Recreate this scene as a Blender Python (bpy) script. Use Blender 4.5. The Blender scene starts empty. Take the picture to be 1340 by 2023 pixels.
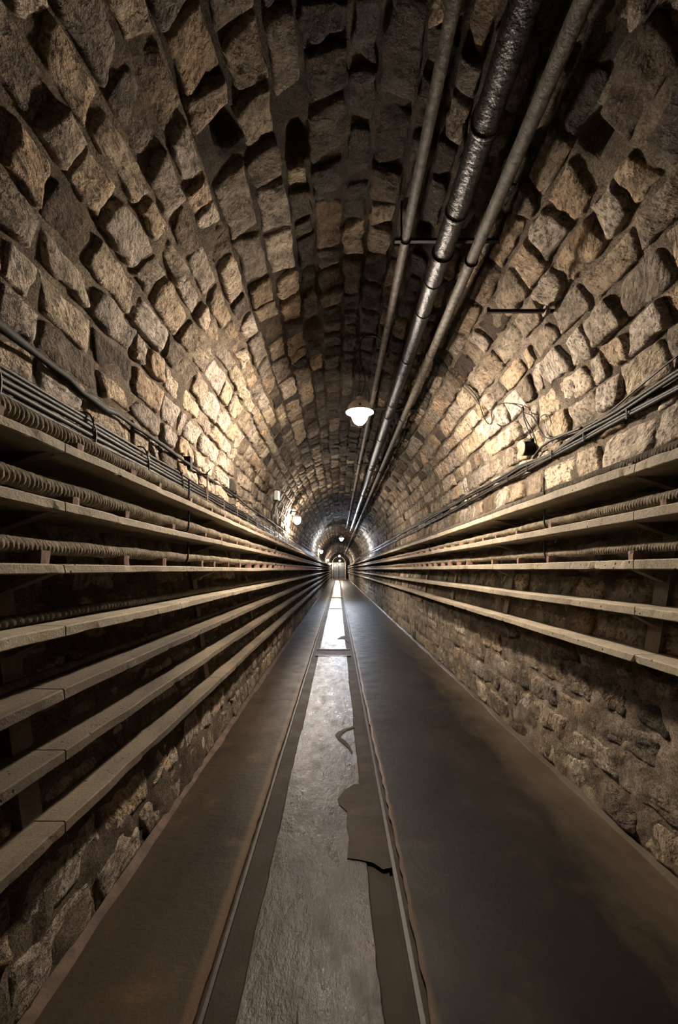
import bpy, math, random
import numpy as np
from mathutils import Vector

random.seed(7)
RNG = np.random.default_rng(11)
sc = bpy.context.scene
C = bpy.context.collection
PI = math.pi

# ------------------------------------------------------------------ camera, world, exposure
CAMZ = 1.30
F = 900.0                      # focal length in pixels of the 1340 x 2023 frame
VPX, VPY = 668.0, 1125.0
cd = bpy.data.cameras.new('camera')
cam = bpy.data.objects.new('camera', cd); C.objects.link(cam)
cam.location = (0, 0, CAMZ); cam.rotation_euler = (PI / 2, 0, 0)
cd.sensor_fit = 'VERTICAL'; cd.sensor_height = 36.0
cd.lens = F / 2023.0 * 36.0
cd.shift_x = (670.0 - VPX) / 2023.0
cd.shift_y = (VPY - 1011.5) / 2023.0
cd.clip_start = 0.05; cd.clip_end = 200
sc.camera = cam

w = bpy.data.worlds.new('world'); sc.world = w; w.use_nodes = True
w.node_tree.nodes['Background'].inputs[0].default_value = (0.5, 0.45, 0.4, 1)
w.node_tree.nodes['Background'].inputs[1].default_value = 0.002

sc.view_settings.view_transform = 'Standard'
sc.view_settings.look = 'None'
sc.view_settings.gamma = 1.0
sc.view_settings.exposure = 0.0
sc.view_settings.use_curve_mapping = False

WARM = (1.0, 0.85, 0.68)
COOL = (0.72, 0.83, 1.0)
# x, y, height above the eye, colour, strength
PENDANTS = [(0.20, 4.20, 1.49, WARM, 2800), (0.165, 21.3, 1.49, COOL, 3800), (0.15, 46.0, 1.43, WARM, 2600), (0.20, 54.0, 1.10, WARM, 2000)]
WALL_LAMPS = [(-0.93, 10.4, 1.19, WARM, 2100), (-0.97, 26.6, 1.10, WARM, 2000), (-0.97, 43.0, 0.95, WARM, 1200), (-0.93, 57.0, 0.80, COOL, 1200)]
ADDED_FILL_LAMPS = [(0.20, -4.6, 1.49, WARM, 15)]  # unseen lamp added behind the eye as weak fill for near surfaces

# ------------------------------------------------------------------ noise
def _hash(ix, iy, iz):
    n = (ix * 374761393 + iy * 668265263 + iz * 2147483647 + 1013904223) & 0xffffffff
    n = ((n ^ (n >> 13)) * 1274126177) & 0xffffffff
    n = ((n ^ (n >> 16)) * 2246822519) & 0xffffffff
    return ((n ^ (n >> 15)) & 0xffffff) / float(0xffffff) * 2 - 1

def vnoise(x, y, z):
    x, y, z = np.broadcast_arrays(np.asarray(x, float), np.asarray(y, float), np.asarray(z, float))
    x0, y0, z0 = np.floor(x), np.floor(y), np.floor(z)
    fx, fy, fz = x - x0, y - y0, z - z0
    fx = fx * fx * (3 - 2 * fx); fy = fy * fy * (3 - 2 * fy); fz = fz * fz * (3 - 2 * fz)
    ix, iy, iz = x0.astype(np.int64), y0.astype(np.int64), z0.astype(np.int64)
    r = 0
    for a in (0, 1):
        for b in (0, 1):
            for c in (0, 1):
                wt = (fx if a else 1 - fx) * (fy if b else 1 - fy) * (fz if c else 1 - fz)
                r = r + wt * _hash(ix + a, iy + b, iz + c)
    return r

def fbm(x, y, z, o=3):
    r, a, f = 0, 1.0, 1.0
    for i in range(o):
        r = r + a * vnoise(x * f + 17 * i, y * f, z * f); a *= 0.5; f *= 2.03
    return r

# ------------------------------------------------------------------ object helpers
def setp(o, label=None, cat=None, group=None, kind=None):
    if label: o['label'] = label
    if cat: o['category'] = cat
    if group: o['group'] = group
    if kind: o['kind'] = kind
    return o

def mesh_obj(name, V, Fc, mat, parent=None, smooth=False, tone=None):
    me = bpy.data.meshes.new(name)
    V = np.asarray(V, dtype=np.float32)
    if isinstance(Fc, np.ndarray):
        n, k = Fc.shape
        me.vertices.add(len(V)); me.vertices.foreach_set('co', V.ravel())
        me.loops.add(n * k); me.loops.foreach_set('vertex_index', Fc.astype(np.int32).ravel())
        me.polygons.add(n); me.polygons.foreach_set('loop_start', np.arange(0, n * k, k, dtype=np.int32))
        me.update(calc_edges=True)
    else:
        me.from_pydata([tuple(map(float, v)) for v in V], [], Fc)
    if smooth:
        me.polygons.foreach_set('use_smooth', np.ones(len(me.polygons), dtype=bool))
    if tone is not None:
        at = me.color_attributes.new('tone', 'FLOAT_COLOR', 'POINT')
        t = np.ones((len(V), 4), dtype=np.float32); t[:, :3] = tone
        at.data.foreach_set('color', t.ravel())
    me.materials.append(mat)
    o = bpy.data.objects.new(name, me); C.objects.link(o)
    if parent: o.parent = parent
    return o

def empty(name, loc, label, cat, group=None):
    o = bpy.data.objects.new(name, None); C.objects.link(o); o.location = loc
    o.empty_display_size = 0.05
    return setp(o, label, cat, group)

def copy_tree(o, loc, label=None):
    c = o.copy(); C.objects.link(c); c.location = loc
    if label: c['label'] = label
    for ch in list(o.children):
        d = ch.copy(); C.objects.link(d); d.parent = c
        for g in list(ch.children):
            e = g.copy(); C.objects.link(e); e.parent = d
    return c

def grid_faces(nu, nv, off=0, closed_v=False):
    a = np.arange(nu * nv).reshape(nu, nv) + off
    if closed_v:
        a = np.concatenate([a, a[:, :1]], axis=1)
    q = np.stack([a[:-1, :-1], a[1:, :-1], a[1:, 1:], a[:-1, 1:]], axis=-1)
    return q.reshape(-1, 4)

class MB:
    """collects shapes for ONE mesh object"""
    def __init__(s): s.v = []; s.f = []; s.n = 0
    def add(s, V, Fc):
        V = np.asarray(V, float); s.v.append(V)
        s.f += [tuple(int(i) + s.n for i in f) for f in Fc]; s.n += len(V)
        return s
    def box(s, a, b):
        (x0, y0, z0), (x1, y1, z1) = a, b
        V = [(x0, y0, z0), (x1, y0, z0), (x1, y1, z0), (x0, y1, z0), (x0, y0, z1), (x1, y0, z1), (x1, y1, z1), (x0, y1, z1)]
        return s.add(V, [(0, 3, 2, 1), (4, 5, 6, 7), (0, 1, 5, 4), (1, 2, 6, 5), (2, 3, 7, 6), (3, 0, 4, 7)])
    def lathe(s, prof, c, n=24, axis='z'):
        V = []
        for r, h in prof:
            for k in range(n):
                a = 2 * PI * k / n
                p = (r * math.cos(a), r * math.sin(a), h)
                if axis == 'x': p = (h, p[0], p[1])
                if axis == 'y': p = (p[0], h, p[1])
                V.append((c[0] + p[0], c[1] + p[1], c[2] + p[2]))
        Fc = []
        for i in range(len(prof) - 1):
            for k in range(n):
                Fc.append((i * n + k, i * n + (k + 1) % n, (i + 1) * n + (k + 1) % n, (i + 1) * n + k))
        Fc.append(tuple(range(n))[::-1]); Fc.append(tuple((len(prof) - 1) * n + k for k in range(n)))
        return s.add(V, Fc)
    def tube(s, pts, r, n=8):
        V, Fc = tube_geo(pts, r, n)
        return s.add(V, Fc)
    def torus(s, c, R, r, axis='z', N=20, n=8):
        V = []
        for i in range(N):
            a = 2 * PI * i / N
            for k in range(n):
                b = 2 * PI * k / n
                p = ((R + r * math.cos(b)) * math.cos(a), (R + r * math.cos(b)) * math.sin(a), r * math.sin(b))
                if axis == 'y': p = (p[0], p[2], p[1])
                if axis == 'x': p = (p[2], p[0], p[1])
                V.append((c[0] + p[0], c[1] + p[1], c[2] + p[2]))
        Fc = [(i * n + k, ((i + 1) % N) * n + k, ((i + 1) % N) * n + (k + 1) % n, i * n + (k + 1) % n) for i in range(N) for k in range(n)]
        return s.add(V, Fc)
    def build(s, name, mat, parent=None, smooth=False):
        return mesh_obj(name, np.concatenate(s.v), s.f, mat, parent, smooth)

def tube_geo(pts, r, n=8):
    pts = [Vector(p) for p in pts]
    m = len(pts)
    rr = [r] * m if not hasattr(r, '__len__') else list(r)
    V = []
    up = None
    for i, p in enumerate(pts):
        t = (pts[min(i + 1, m - 1)] - pts[max(i - 1, 0)])
        t = t.normalized() if t.length > 1e-9 else Vector((0, 1, 0))
        if up is None:
            up = Vector((0, 0, 1)) if abs(t.z) < 0.9 else Vector((1, 0, 0))
        a = t.cross(up)
        if a.length < 1e-4: a = t.cross(Vector((1, 0.3, 0)))
        a.normalize(); b = a.cross(t).normalized(); up = b
        for k in range(n):
            g = 2 * PI * k / n
            V.append(p + (a * math.cos(g) + b * math.sin(g)) * rr[i])
    Fc = [(i * n + k, i * n + (k + 1) % n, (i + 1) * n + (k + 1) % n, (i + 1) * n + k) for i in range(m - 1) for k in range(n)]
    Fc.append(tuple(range(n))[::-1]); Fc.append(tuple((m - 1) * n + k for k in range(n)))
    return [tuple(v) for v in V], Fc

def spline(pts, k=8):
    """Catmull-Rom through the points"""
    P = [Vector(p) for p in pts]
    P = [P[0] * 2 - P[1]] + P + [P[-1] * 2 - P[-2]]
    out = []
    for i in range(1, len(P) - 2):
        for j in range(k):
            t = j / k
            out.append(0.5 * ((2 * P[i]) + (-P[i - 1] + P[i + 1]) * t + (2 * P[i - 1] - 5 * P[i] + 4 * P[i + 1] - P[i + 2]) * t * t + (-P[i - 1] + 3 * P[i] - 3 * P[i + 1] + P[i + 2]) * t ** 3))
    out.append(P[-2])
    return out

# ------------------------------------------------------------------ materials
class NT:
    def __init__(s, name):
        s.m = bpy.data.materials.new(name); s.m.use_nodes = True
        s.t = s.m.node_tree; s.b = s.t.nodes['Principled BSDF']
        s.co = s.t.nodes.new('ShaderNodeTexCoord').outputs['Object']
    def n(s, ty, **kw):
        x = s.t.nodes.new(ty)
        for k, v in kw.items(): setattr(x, k, v)
        return x
    def l(s, a, b): s.t.links.new(a, b)
    def val(s, x, inp):
        if isinstance(x, (int, float)): inp.default_value = x
        elif isinstance(x, (tuple, list)): inp.default_value = tuple(x) + ((1,) if len(x) == 3 and inp.type == 'RGBA' else ())
        else: s.l(x, inp)
    def noise(s, scale, detail=4, rough=0.6, vec=None, dist=0.0):
        x = s.n('ShaderNodeTexNoise'); x.inputs['Scale'].default_value = scale; x.inputs['Detail'].default_value = detail
        x.inputs['Roughness'].default_value = rough; x.inputs['Distortion'].default_value = dist
        s.l(vec or s.co, x.inputs['Vector']); return x.outputs['Fac']
    def scaled(s, v, vec=None):
        x = s.n('ShaderNodeMapping'); x.inputs['Scale'].default_value = v; s.l(vec or s.co, x.inputs['Vector']); return x.outputs[0]
    def ramp(s, f, stops):
        x = s.n('ShaderNodeValToRGB'); s.l(f, x.inputs[0]); e = x.color_ramp.elements
        while len(e) > 1: e.remove(e[0])
        e[0].position = stops[0][0]; c = stops[0][1]; e[0].color = (c, c, c, 1) if isinstance(c, (int, float)) else tuple(c) + (1,)
        for p, c in stops[1:]:
            q = e.new(p); q.color = (c, c, c, 1) if isinstance(c, (int, float)) else tuple(c) + (1,)
        return x.outputs[0]
    def mix(s, f, a, b, mode='MIX'):
        x = s.n('ShaderNodeMix', data_type='RGBA', blend_type=mode)
        s.val(f, x.inputs[0]); s.val(a, x.inputs[6]); s.val(b, x.inputs[7]); return x.outputs[2]
    def math(s, op, a, b=0.0, c=None):
        x = s.n('ShaderNodeMath', operation=op); s.val(a, x.inputs[0]); s.val(b, x.inputs[1])
        if c is not None: s.val(c, x.inputs[2])
        return x.outputs[0]
    def bump(s, h, strength, dist, prev=None):
        x = s.n('ShaderNodeBump'); x.inputs['Strength'].default_value = strength; x.inputs['Distance'].default_value = dist
        s.val(h, x.inputs['Height'])
        if prev is not None: s.l(prev, x.inputs['Normal'])
        return x.outputs[0]
    def out(s, color=None, rough=None, normal=None, metal=None, spec=None):
        if color is not None: s.val(color, s.b.inputs['Base Color'])
        if rough is not None: s.val(rough, s.b.inputs['Roughness'])
        if normal is not None: s.l(normal, s.b.inputs['Normal'])
        if metal is not None: s.val(metal, s.b.inputs['Metallic'])
        if spec is not None: s.val(spec, s.b.inputs['Specular IOR Level'])
        return s.m

def mat_stone():
    q = NT('rough stone')
    at = q.n('ShaderNodeAttribute', attribute_name='tone')
    sp = q.n('ShaderNodeSeparateColor'); q.l(at.outputs['Color'], sp.inputs[0])
    r, g, b = sp.outputs
    base = q.ramp(r, [(0, (.030, .022, .016)), (.14, (.07, .052, .037)), (.26, (.15, .118, .086)), (.45, (.29, .236, .182)), (.8, (.40, .335, .26)), (1, (.56, .485, .39))])
    hue = q.ramp(g, [(0, (.95, .97, 1.05)), (.5, (1, 1, 1)), (.8, (1.04, .99, .90)), (1, (1.08, .955, .82))])
    base = q.mix(1.0, base, hue, 'MULTIPLY')
    m = q.ramp(q.noise(9, 6, .7), [(.32, .42), (.5, .95), (.68, 1.4)])
    base = q.mix(1.0, base, m, 'MULTIPLY')
    # per-stone tooling direction
    ang = q.math('MULTIPLY', b, 6.28)
    rot = q.n('ShaderNodeVectorRotate', rotation_type='AXIS_ANGLE'); rot.inputs['Axis'].default_value = (0.4, 0.3, 0.86)
    q.l(q.co, rot.inputs['Vector']); q.l(ang, rot.inputs['Angle'])
    gro = q.noise(38, 3, .55, q.scaled((1.0, .16, .7), rot.outputs[0]), .5)
    pits = q.ramp(q.noise(48, 4, .65, q.scaled((1, .45, 1), rot.outputs[0])), [(.36, 0), (.46, 1)])
    fine = q.noise(230, 3, .7)
    mid = q.noise(24, 4, .65)
    base = q.mix(q.math('MULTIPLY', q.math('SUBTRACT', 1, pits), .65), base, (.05, .038, .03))
    h1 = q.bump(mid, 1, .045)
    h2 = q.bump(gro, 1, .034, h1)
    h3 = q.bump(pits, 1, .012, h2)
    h4 = q.bump(fine, 1, .004, h3)
    return q.out(base, .93, h4, spec=.25)

def mat_mortar(k=1.0):
    q = NT('old mortar' if k == 1 else 'sooty mortar' if k < 1 else 'pale render')  # dark variant for the ceiling: shade painted into the colour besides soot
    c = q.ramp(q.noise(5, 5, .65), [(.3, (.075, .058, .044)), (.5, (.17, .135, .10)), (.7, (.30, .245, .185))])
    sp = q.ramp(q.noise(120, 2, .6), [(.35, .45), (.6, 1.15)])
    c = q.mix(1, c, sp, 'MULTIPLY')
    if k > 1:      # the pale render only covers the foot of the wall
        sz = q.n('ShaderNodeSeparateXYZ'); q.l(q.co, sz.inputs[0])
        f = q.math('MULTIPLY_ADD', q.ramp(q.math('MULTIPLY', q.math('ADD', sz.outputs[2], q.math('MULTIPLY', q.noise(3), .5)), .5), [(.5, 1), (.7, 0)]), k - 1, 1.0)
        cx = q.n('ShaderNodeCombineXYZ')
        for u_ in range(3): q.l(f, cx.inputs[u_])
        c = q.mix(1, c, cx.outputs[0], 'MULTIPLY')
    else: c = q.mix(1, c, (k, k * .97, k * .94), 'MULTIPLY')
    h = q.bump(q.noise(32, 6, .75), 1, .05)
    h = q.bump(q.noise(160, 3, .7), 1, .010, h)
    return q.out(c, .95, h, spec=.2)

def mat_concrete(name, cA, cB, bstr=.5, rough=.85, pit=True, spec=.3, stretch=(1, 1, 1)):
    q = NT(name)
    v = q.scaled(stretch)
    c = q.mix(q.ramp(q.noise(3.0, 6, .65, v), [(.3, 0), (.7, 1)]), cA, cB)
    c = q.mix(1, c, q.ramp(q.noise(70, 4, .7), [(.3, .75), (.7, 1.15)]), 'MULTIPLY')
    h = q.bump(q.noise(120, 4, .7), bstr, .004)
    if pit:
        vo = q.n('ShaderNodeTexVoronoi'); vo.inputs['Scale'].default_value = 26; q.l(q.co, vo.inputs['Vector'])
        p = q.ramp(vo.outputs['Distance'], [(.10, 0), (.17, 1)])
        g = q.ramp(q.noise(6, 2, .5), [(.5, 1), (.56, 0)])
        p = q.math('MAXIMUM', p, g)
        c = q.mix(p, (.035, .027, .02), c)
        h = q.bump(p, .8, .006, h)
    return q.out(c, rough, h, spec=spec)

def mat_centre():
    q = NT('worn damp concrete')
    v = q.scaled((1.0, .45, 1))
    nz = q.noise(4, 6, .65, v)
    c = q.mix(q.ramp(nz, [(.35, 0), (.65, 1)]), (.012, .0095, .0078), (.050, .041, .033))
    spots = q.ramp(q.noise(20, 3, .6), [(.34, 0), (.38, 1)])
    c = q.mix(spots, (.03, .022, .017), c)
    ro = q.ramp(q.noise(9, 6, .75, v), [(.3, .22), (.5, .33), (.7, .55)])
    h = q.bump(q.noise(14, 6, .7, v), .8, .012)
    h = q.bump(q.noise(80, 3, .6, v), .6, .003, h)
    return q.out(c, ro, h, spec=.10)

def mat_walk(name, a, b, c2, r0=.42, dust=None, rust=None):
    q = NT(name)
    nz = q.noise(1.3, 6, .6, q.scaled((1.5, .5, 1)))
    c = q.mix(q.ramp(nz, [(.35, 0), (.65, 1)]), a, b)
    c = q.mix(q.math('MULTIPLY', q.ramp(q.noise(2.6, 7, .72), [(.55, 0), (.68, 1)]), .6), c, c2)
    sp = q.n('ShaderNodeSeparateXYZ'); q.l(q.co, sp.inputs[0])
    for e, wdt, cc in (dust, rust):
        d = q.math('ABSOLUTE', q.math('SUBTRACT', sp.outputs[0], e))
        d = q.math('ADD', q.math('DIVIDE', d, wdt), q.math('MULTIPLY', q.noise(3.5, 5, .7, q.scaled((1.5, .6, 1))), .8))
        c = q.mix(q.ramp(d, [(.6, .7), (1.0, .0)] if wdt < .1 else [(.40, .95), (1.0, .0)]), c, cc)
    c = q.mix(1, c, q.ramp(q.noise(180, 3, .6), [(.3, .85), (.7, 1.12)]), 'MULTIPLY')
    ro = q.ramp(q.noise(5, 4, .6), [(.3, r0), (.7, r0 + .18)])
    h = q.bump(q.noise(25, 6, .7), .6, .006)
    return q.out(c, ro, h, spec=.05)

def mat_rope(k=1.0):
    q = NT('jute wrapping' if k == 1 else 'tarred jute wrapping')
    c = q.mix(q.ramp(q.noise(20, 4, .6), [(.3, 0), (.7, 1)]), (.15, .12, .085), (.36, .30, .215))
    n2 = q.noise(9, 5, .7, q.scaled((3, 40, 3)))
    c = q.mix(1, c, q.ramp(n2, [(.35, .22), (.58, 1.2)]), 'MULTIPLY')
    c = q.mix(1, c, (k, k, k), 'MULTIPLY')
    h = q.bump(n2, 1, .009)
    h = q.bump(q.noise(200, 3, .6), .7, .002, h)
    return q.out(c, .9, h, spec=.2)

def mat_simple(name, col, rough, metal=0.0, nscale=40, amt=.35, bstr=.2, bdist=.002, col2=None, spec=.5):
    q = NT(name)
    c2 = col2 or tuple(x * (1 - amt) for x in col)
    c = q.mix(q.ramp(q.noise(nscale, 5, .65), [(.4, 0), (.62, 1)]), col, c2)
    h = q.bump(q.noise(nscale * 2.5, 4, .6), bstr, bdist)
    return q.out(c, rough, h, metal, spec)

def mat_emit(name, col, s, up=True):
    q = NT(name)
    q.b.inputs['Base Color'].default_value = (.8, .8, .8, 1)
    q.b.inputs['Emission Color'].default_value = tuple(col) + (1,)
    if s > 10:      # the bulb sits high in the globe: brightest just under the rim
        sp = q.n('ShaderNodeSeparateXYZ'); q.l(q.co, sp.inputs[0])
        f = q.n('ShaderNodeMapRange', interpolation_type='SMOOTHSTEP'); q.l(sp.outputs[2], f.inputs[0])
        for k_, v_ in zip(range(1, 5), ((-.125, -.058, .12 * s, 1.9 * s) if up else (-.16, .0, .8 * s, .85 * s))): f.inputs[k_].default_value = v_
        q.l(f.outputs[0], q.b.inputs['Emission Strength'])
    else: q.b.inputs['Emission Strength'].default_value = s
    return q.m

M = dict(
    stone=mat_stone(), mortar=mat_mortar(), soot_shaded=mat_mortar(.36), plaster=mat_mortar(1.9),
    shelf=mat_concrete('cast shelf concrete', (.20, .165, .12), (.38, .325, .24), .9),
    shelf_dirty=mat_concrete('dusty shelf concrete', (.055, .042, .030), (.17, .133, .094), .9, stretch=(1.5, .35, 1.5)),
    render=mat_concrete('pilaster concrete', (.13, .105, .08), (.22, .18, .14), .8),
    centre=mat_centre(),
    walk_l=mat_walk('brown walkway concrete', (.018, .0135, .0095), (.046, .034, .022), (.085, .055, .03), .42, (-.92, .12, (.04, .026, .02)), (-.43, .05, (.09, .055, .03))),
    walk_r=mat_walk('smooth dark walkway concrete', (.008, .006, .005), (.017, .0132, .0105), (.035, .026, .017), .40, (1.50, .80, (.082, .063, .042)), (.27, .05, (.08, .048, .026))),
    dirt=mat_walk('packed brown dirt', (.018, .013, .0095), (.036, .026, .018), (.06, .04, .024), .55, (9, .1, (.1, .1, .1)), (9, .05, (.1, .1, .1))),
    red=mat_simple('reddish mortar fillet', (.085, .052, .036), .9, 0, 12, .5, .6, .008),
    rope=mat_rope(), dark_rope=mat_rope(.4),
    rail=mat_simple('worn rail steel', (.022, .016, .012), .55, .0, 30, .6, .3, .002, spec=.3),
    cable=mat_simple('black cable sheath', (.014, .011, .008), .6, 0, 30, .5, .25, .002, spec=.2),
    wire=mat_simple('black rubber wire', (.006, .005, .004), .5, 0, 40, .3, .1, .001, spec=.2),
    tarp=mat_simple('tarred pipe wrap', (.010, .008, .007), .42, .0, 14, .4, .9, .010, spec=.17),
    galv=mat_simple('weathered galvanised pipe', (.085, .072, .058), .7, .0, 26, .6, .8, .005, (.026, .020, .015), spec=.25),
    iron=mat_simple('rusted iron', (.085, .055, .04), .7, .3, 50, .5, .4, .003),
    black=mat_simple('black iron', (.010, .008, .007), .75, .0, 50, .5, .4, .003, spec=.2),
    brick=mat_simple('red brick', (.30, .18, .14), .9, 0, 60, .4, .8, .004),
    enamel=mat_simple('white enamel', (.75, .72, .66), .35, 0, 60, .1, .1, .001),
    glass_dark=mat_simple('dark glazed panel', (.03, .025, .02), .25, .0, 10, .3, .1, .001),
    frame=mat_simple('painted gate steel', (.42, .31, .20), .5, 0, 20, .3, .2, .002),
    wood=mat_simple('junction box lid', (.17, .095, .05), .6, 0, 30, .4, .3, .002),
    box=mat_simple('pale plastic housing', (.55, .52, .46), .45, 0, 30, .2, .1, .001),
)

# ------------------------------------------------------------------ tunnel section
AX, AZ, AR = 0.20, 2.15, 1.35
prof = [(-.90, 0.0), (-.93, .50), (-1.15, 2.15)]
for i in range(1, 64):
    a = PI - PI * i / 64
    prof.append((AX + AR * math.cos(a), AZ + AR * math.sin(a)))
prof += [(1.55, 2.15), (1.52, 1.70), (1.385, .90), (1.41, 0.0)]
PR = np.array(prof)
SL = np.concatenate([[0], np.cumsum(np.hypot(*np.diff(PR, axis=0).T))])
STOT = SL[-1]
_sf = np.linspace(0, STOT, 2400)
_px, _pz = np.interp(_sf, SL, PR[:, 0]), np.interp(_sf, SL, PR[:, 1])
_tx, _tz = np.gradient(_px, _sf), np.gradient(_pz, _sf)
kk = np.ones(41) / 41
_txs = np.convolve(np.pad(_tx, 20, 'edge'), kk, 'valid'); _tzs = np.convolve(np.pad(_tz, 20, 'edge'), kk, 'valid')
_ln = np.hypot(_txs, _tzs)
_nx, _nz = _tzs / _ln, -_txs / _ln
def P(s, h=0.0):
    """point of the section at arc length s, h metres inward of the stone faces -> x, z"""
    x, z = np.interp(s, _sf, _px), np.interp(s, _sf, _pz)
    return x + h * np.interp(s, _sf, _nx), z + h * np.interp(s, _sf, _nz)
S_LEFT = SL[2]                                  # springing, left
S_A = S_LEFT + AR * math.radians(52)            # wall_left / ceiling
S_B = S_LEFT + AR * math.radians(128)           # ceiling / wall_right
S_RIGHT = S_LEFT + AR * PI
Y0, Y1 = -6.0, 64.0
def wall_x(side, z):
    s = np.linspace(0, STOT, 1200); x, zz = P(s)
    if side < 0: k = s < S_LEFT
    else: k = s > S_RIGHT
    return float(x[k][np.argmin(abs(zz[k] - z))])
def on_vault(px, py, h=0.01):
    """the point of the tunnel surface seen in direction of a photo pixel (world position)"""
    dx, dz = px - VPX, VPY - py
    s = np.linspace(0, STOT, 6000); x, z = P(s, h); e = z - CAMZ
    L = math.hypot(dx, dz)
    cr = np.abs(x * dz - e * dx) / L
    cr[(x * dx + e * dz) < 0] = 9
    i = int(np.argmin(cr)); r = math.hypot(x[i], e[i])
    return (float(x[i]), F * r / L, float(z[i]))
def on_floor(px, py, z=0.0):
    d = py - VPY
    return ((px - VPX) * (CAMZ - z) / d, F * (CAMZ - z) / d, z)

def vault_s(px, py):
    p = on_vault(px, py, 0.0); s = np.linspace(0, STOT, 4000); x, z = P(s)
    return float(s[np.argmin((x - p[0]) ** 2 + (z - p[2]) ** 2)]), p[1]
HOLES = [vault_s(*q_) for q_ in ((592, 285), (622, 645), (836, 470), (1175, 265), (450, 265))]   # places where a stone has fallen out
# mortar backing, one structure object per part of the shell
def backing(name, sa, sb, mat='mortar'):
    Vs, Fs, n = [], [], 0
    for ya, yb, dy, ds in ((Y0, -.6, .5, .15), (-.6, 9, .045, .04), (9, Y1, .4, .10)):
        ns = int((sb - sa) / ds) + 2; ny = int((yb - ya) / dy) + 2
        S, Y = np.meshgrid(np.linspace(sa, sb, ns), np.linspace(ya, yb, ny))
        lo = np.clip((S_LEFT - .55 - S) / .2, 0, 1) + np.clip((S - S_RIGHT - .55) / .2, 0, 1)
        h = -0.026 + .019 * lo + .016 * fbm(S * 3.1, Y * 2.3, 3.3, 2) * (1 - .4 * lo) + (.009 + .007 * lo) * fbm(S * 14, Y * 14, 7.7, 2)
        for hs, hy in HOLES: h = h - .10 * np.exp(-(((S - hs) / .055) ** 4 + ((Y - hy) / .075) ** 4))
        x, z = P(S, h)
        Vs.append(np.stack([x, Y, z], -1).reshape(-1, 3)); Fs.append(grid_faces(ny, ns, n)); n += ns * ny
    o = mesh_obj(name, np.concatenate(Vs), np.concatenate(Fs), M[mat], smooth=True)
    return setp(o, kind='structure')
wall_left = backing('wall_left', 0, S_A)
ceiling = backing('ceiling', S_A, S_B, 'soot_shaded')
wall_right = backing('wall_right', S_B, STOT, 'plaster')

# stones
def make_courses():
    b = [0.0]; rr = random.Random(5)
    while b[-1] < STOT - .10:
        s = b[-1]
        low = s < S_LEFT - .6 or s > S_RIGHT + .6
        hgt = rr.uniform(.17, .21) if low else rr.uniform(.13, .21)
        b.append(min(STOT, s + hgt))
    b[-1] = STOT
    return b
BND = make_courses()
stones = []      # (k, y0, y1, jitter...)
rr = random.Random(21)
for k in range(len(BND) - 1):
    mid = .5 * (BND[k] + BND[k + 1])
    low = mid < S_LEFT - .6 or mid > S_RIGHT + .6
    y = Y0 - rr.random() * .3
    while y < Y1:
        if low: L = rr.uniform(.26, .52)
        else: L = rr.choice((rr.uniform(.15, .26), rr.uniform(.22, .36), rr.uniform(.3, .46)))
        stones.append((k, y, min(y + L, Y1)))
        y += L
ST = np.array(stones)
def bound(k, y):
    b = np.array(BND)[k.astype(int)]
    w_ = .022 * vnoise(y / .55, k * 7.31, 0.5) + .012 * vnoise(y / .17, k * 3.7, 9.5)
    edge = (k == 0) | (k == len(BND) - 1)
    return b + np.where(edge, 0, w_)
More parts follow.
